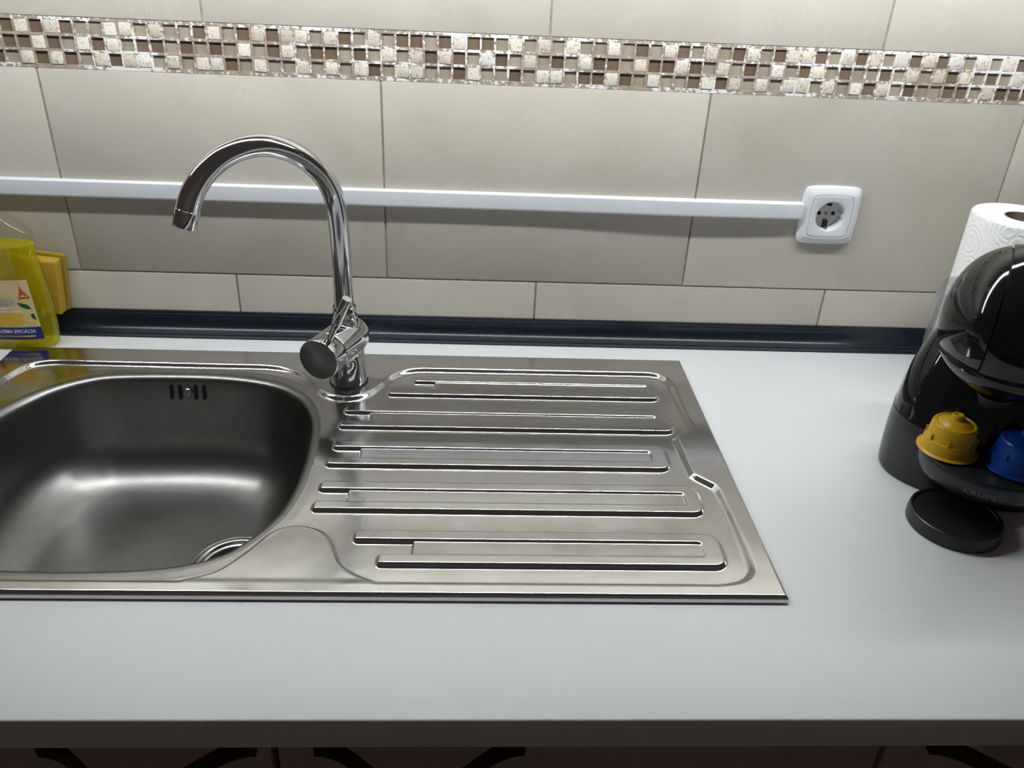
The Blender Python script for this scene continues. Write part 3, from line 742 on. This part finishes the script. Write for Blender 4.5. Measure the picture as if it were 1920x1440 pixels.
# ------------------------------------------------------------------ paper towel roll
TRX, TRY, TRH = 664.0, -112.0, 230.0
tr = thing('paper_towel_roll', 'white paper towel roll standing upright behind the coffee machine', 'paper roll', (TRX, TRY, 0))
prof = [(21.5, 0.5), (55, 0), (57, 1.5), (57.2, TRH - 2), (56, TRH), (40, TRH + 0.6), (21.8, TRH - 0.5)]
part('paper', lathe(prof, 96, False, False), 'paper', tr, sharp=50)
part('core', lathe([(21.6, 0.5), (21.6, TRH - 0.2), (20.2, TRH - 0.2), (20.2, 0.5)], 48, False, False), 'card', tr, sharp=60)

# ------------------------------------------------------------------ coffee machine (faces front-left)
MX, MY, MROT = 549.0, -312.0, math.radians(-30)
# local frame: -Y is the machine's front, +X its right as seen from the front
cm = thing('coffee_machine', 'glossy black capsule coffee machine with round drip tray', 'coffee machine', (MX, MY, 0), MROT)
def sec(front, back, b, z, n=72, e=2.7):
    c = (front + back) / 2; a = (front - back) / 2; out = []
    for j in range(n):
        t = 2 * math.pi * j / n; cc, s = math.cos(t), math.sin(t)
        out.append((b * math.copysign(abs(cc) ** (2 / e), cc), -(c + a * math.copysign(abs(s) ** (2 / e), s)), z))
    return out
low = [(0, 61, -52, 77), (2, 63, -54, 80), (6, 64, -55, 82), (40, 64, -56, 83), (70, 62, -57, 82)]
up_ = [(70, 62, -57, 82), (71, 61.5, -57, 81.6), (95, 55, -57, 79), (118, 46, -56, 75), (140, 36, -54, 68), (160, 26, -50, 59), (178, 18, -44, 49), (196, 10, -36, 38)]
part('base_shell', loft([sec(f, b, w_, z) for z, f, b, w_ in spline(low, 4)]), 'black2', cm, sharp=50)
part('body_shell', loft([sec(f, b, w_, z) for z, f, b, w_ in spline(up_, 4)]), 'black', cm, sharp=50)
HC = Vector((0, -40, 194)); HA = (66.0, 80.0, 75.0)
def head_rings(u0, u1, grow=0.0, zcut=-64, n=96, m=20):
    rings = []
    for u in np.linspace(u0, u1, m):
        x = HA[0] * u; k = max(0.0, 1 - abs(u) ** 2.4) ** (1 / 2.1)
        ring = []
        for j in range(n):
            t = 2 * math.pi * j / n
            y = (HA[1] * k + grow) * math.cos(t); z = (HA[2] * k + grow) * math.sin(t)
            if z < 0: z *= 0.92
            z = max(z, zcut + 38 * max(0, abs(u) - 0.375) / 0.6 + 0.0006 * (y) ** 2)
            ring.append((HC.x + x, HC.y - y, HC.z + z))
        rings.append(ring)
    return rings
side = lambda s: [u * s for u in np.sin(np.linspace(math.asin(0.375), math.pi / 2 - 0.02, 22))]
def head_list(us, grow=0.0):
    out = []
    for u in us: out += head_rings(u, u, grow, m=1)
    return out
for s in (-1, 1):
    part('head_side', loft(head_list(side(s))), 'black', cm, sharp=50)
part('head_groove', loft(head_list(np.linspace(-0.40, 0.40, 12), -2.2)), 'dark', cm, sharp=50)
part('head_front', loft(head_list(np.linspace(-0.352, 0.352, 16), 1.2)), 'black', cm, sharp=50)
# jaw below the head, round the brew outlet
jaw = [(141, 94, -10, 34), (143, 101, -16, 42), (150, 109, -20, 51), (158, 114, -20, 57), (166, 116, -20, 60.5), (176, 113, -20, 60)]
part('jaw', loft([sec(f, b, w_, z, 72, 2.3) for z, f, b, w_ in spline(jaw, 4)]), 'black', cm, sharp=50)
part('brew_outlet', move(lathe([(10, 121), (12, 123), (16, 133)], 32), (0, -72, 0)), 'black3', cm)
# foot disc and drip tray: placed from world positions
Rm = Matrix.Rotation(-MROT, 3, 'Z')
def mloc(x, y, z=0): v = Rm @ Vector((x - MX, y - MY, 0)); return (v.x, v.y, z)
foot = part('foot_disc', lathe([(43.5, 0), (44.6, 1.2), (44.4, 9), (43.2, 14.2), (41.8, 15.0), (40.2, 14.2), (39.4, 12.4), (5, 12.2)], 72), 'black2', cm, mloc(495, -406.5), sharp=40)
a = mloc(495, -406.5)
part('foot_arm', box(-26, 26, a[1], -30, 0.2, 10, 3), 'black3', cm)
TC = (521.5, -381.5); TR = 53.0
tl = mloc(*TC)
tray = part('drip_tray', lathe([(30, 38), (44, 39.5), (49.5, 43.5), (52.0, 50), (53.0, 58), (53.0, 64.2), (52.2, 65.6), (50.8, 65.8), (49.9, 65.2), (49.6, 64.4), (3, 64.2)], 88), 'black2', cm, tl, sharp=40)
for v in tray.data.vertices: v.co.x *= 1.13
grid = [box(-46, 46, y - 0.9, y + 0.9, 64.0, 65.7, 0.3, 1) for y in range(-20, 46, 6)]
grid = [([(x * math.sqrt(max(0, 47 ** 2 - (y) ** 2)) / 47, y, z) for x, y, z in V], F) for V, F in grid]
part('drip_grid', join(*grid), 'black', tray)
part('tray_bracket', box(-24, 24, tl[1] + 20, -40, 42, 60, 4), 'black3', cm)
V, F = text_mesh('KRUPS', 9.2, 0.0, 'CENTER', 0.0, 0.0, 1.12)
V2 = []
for x, y, z in V:
    zz = 51.6 + y; rr = float(np.interp(zz, [43.5, 50, 58, 64], [49.5, 52.0, 53.0, 53.0])) + 0.18
    a = x / rr / 1.13; V2.append((1.13 * rr * math.sin(a), -rr * math.cos(a), zz))
part('lettering', (V2, F), 'greytext', tray, smooth=False)
# water tank at the back
tb = mloc(577, -212)
tank = part('water_tank', lathe([(38, 18), (40, 20), (46.5, 166), (47.4, 168), (47.4, 172), (46.4, 173), (45.4, 172), (44.8, 168), (44.2, 164), (38.5, 22)], 72, True, False), 'tank', cm, tb, sharp=40)
part('tank_base', lathe([(41, 0.2), (41.5, 3), (41, 17.5), (36, 18)], 48), 'black2', cm, tb)
part('tank_valve', move(lathe([(12, 20), (12, 34), (7, 40)], 24), (-14, -6, 0)), 'blue', tank)

# coffee capsules on the drip tray
def capsule(name, label, mat, x, y, rot=0):
    t = thing(name, label, 'capsule', (x, y, 66.0), rot, 'coffee capsules on the drip tray'); t.scale = (1.07, 1.07, 1.05)
    prof = [(25.6, 0), (26.8, 0.4), (27.0, 1.2), (26.0, 2.0), (24.2, 2.6), (23.4, 5), (22.6, 13), (22.4, 13.6), (21.2, 14.0), (20.9, 15), (19.8, 26), (19.2, 28.6), (18.2, 29.8), (16.4, 30.0), (15.6, 29.2), (15.0, 29.4), (13, 31.2), (9, 33.2), (5.4, 34.2)]
    part('cup', lathe(prof, 64), mat, t, sharp=38)
    nub = part('nub', lathe([(5.6, 33.6), (5.4, 38.0), (4.9, 38.8), (3.4, 38.9), (2.9, 38.0), (1.0, 37.8)], 32), mat, t, sharp=45)
    for k in range(8):
        a = k * math.pi / 4
        part('fin', xf(box(20.6, 22.6, -0.4, 0.4, 13.6, 19.5), Matrix.Rotation(a, 3, 'Z')), mat, t, smooth=False)
    return t
capsule('coffee_capsule', 'yellow coffee capsule standing upside down on the drip tray', 'yellow', 488.0, -369.0, 0.2)
capsule('coffee_capsule', 'blue coffee capsule upside down at the right edge of the drip tray', 'blue', 541.0, -399.0, 0.5)
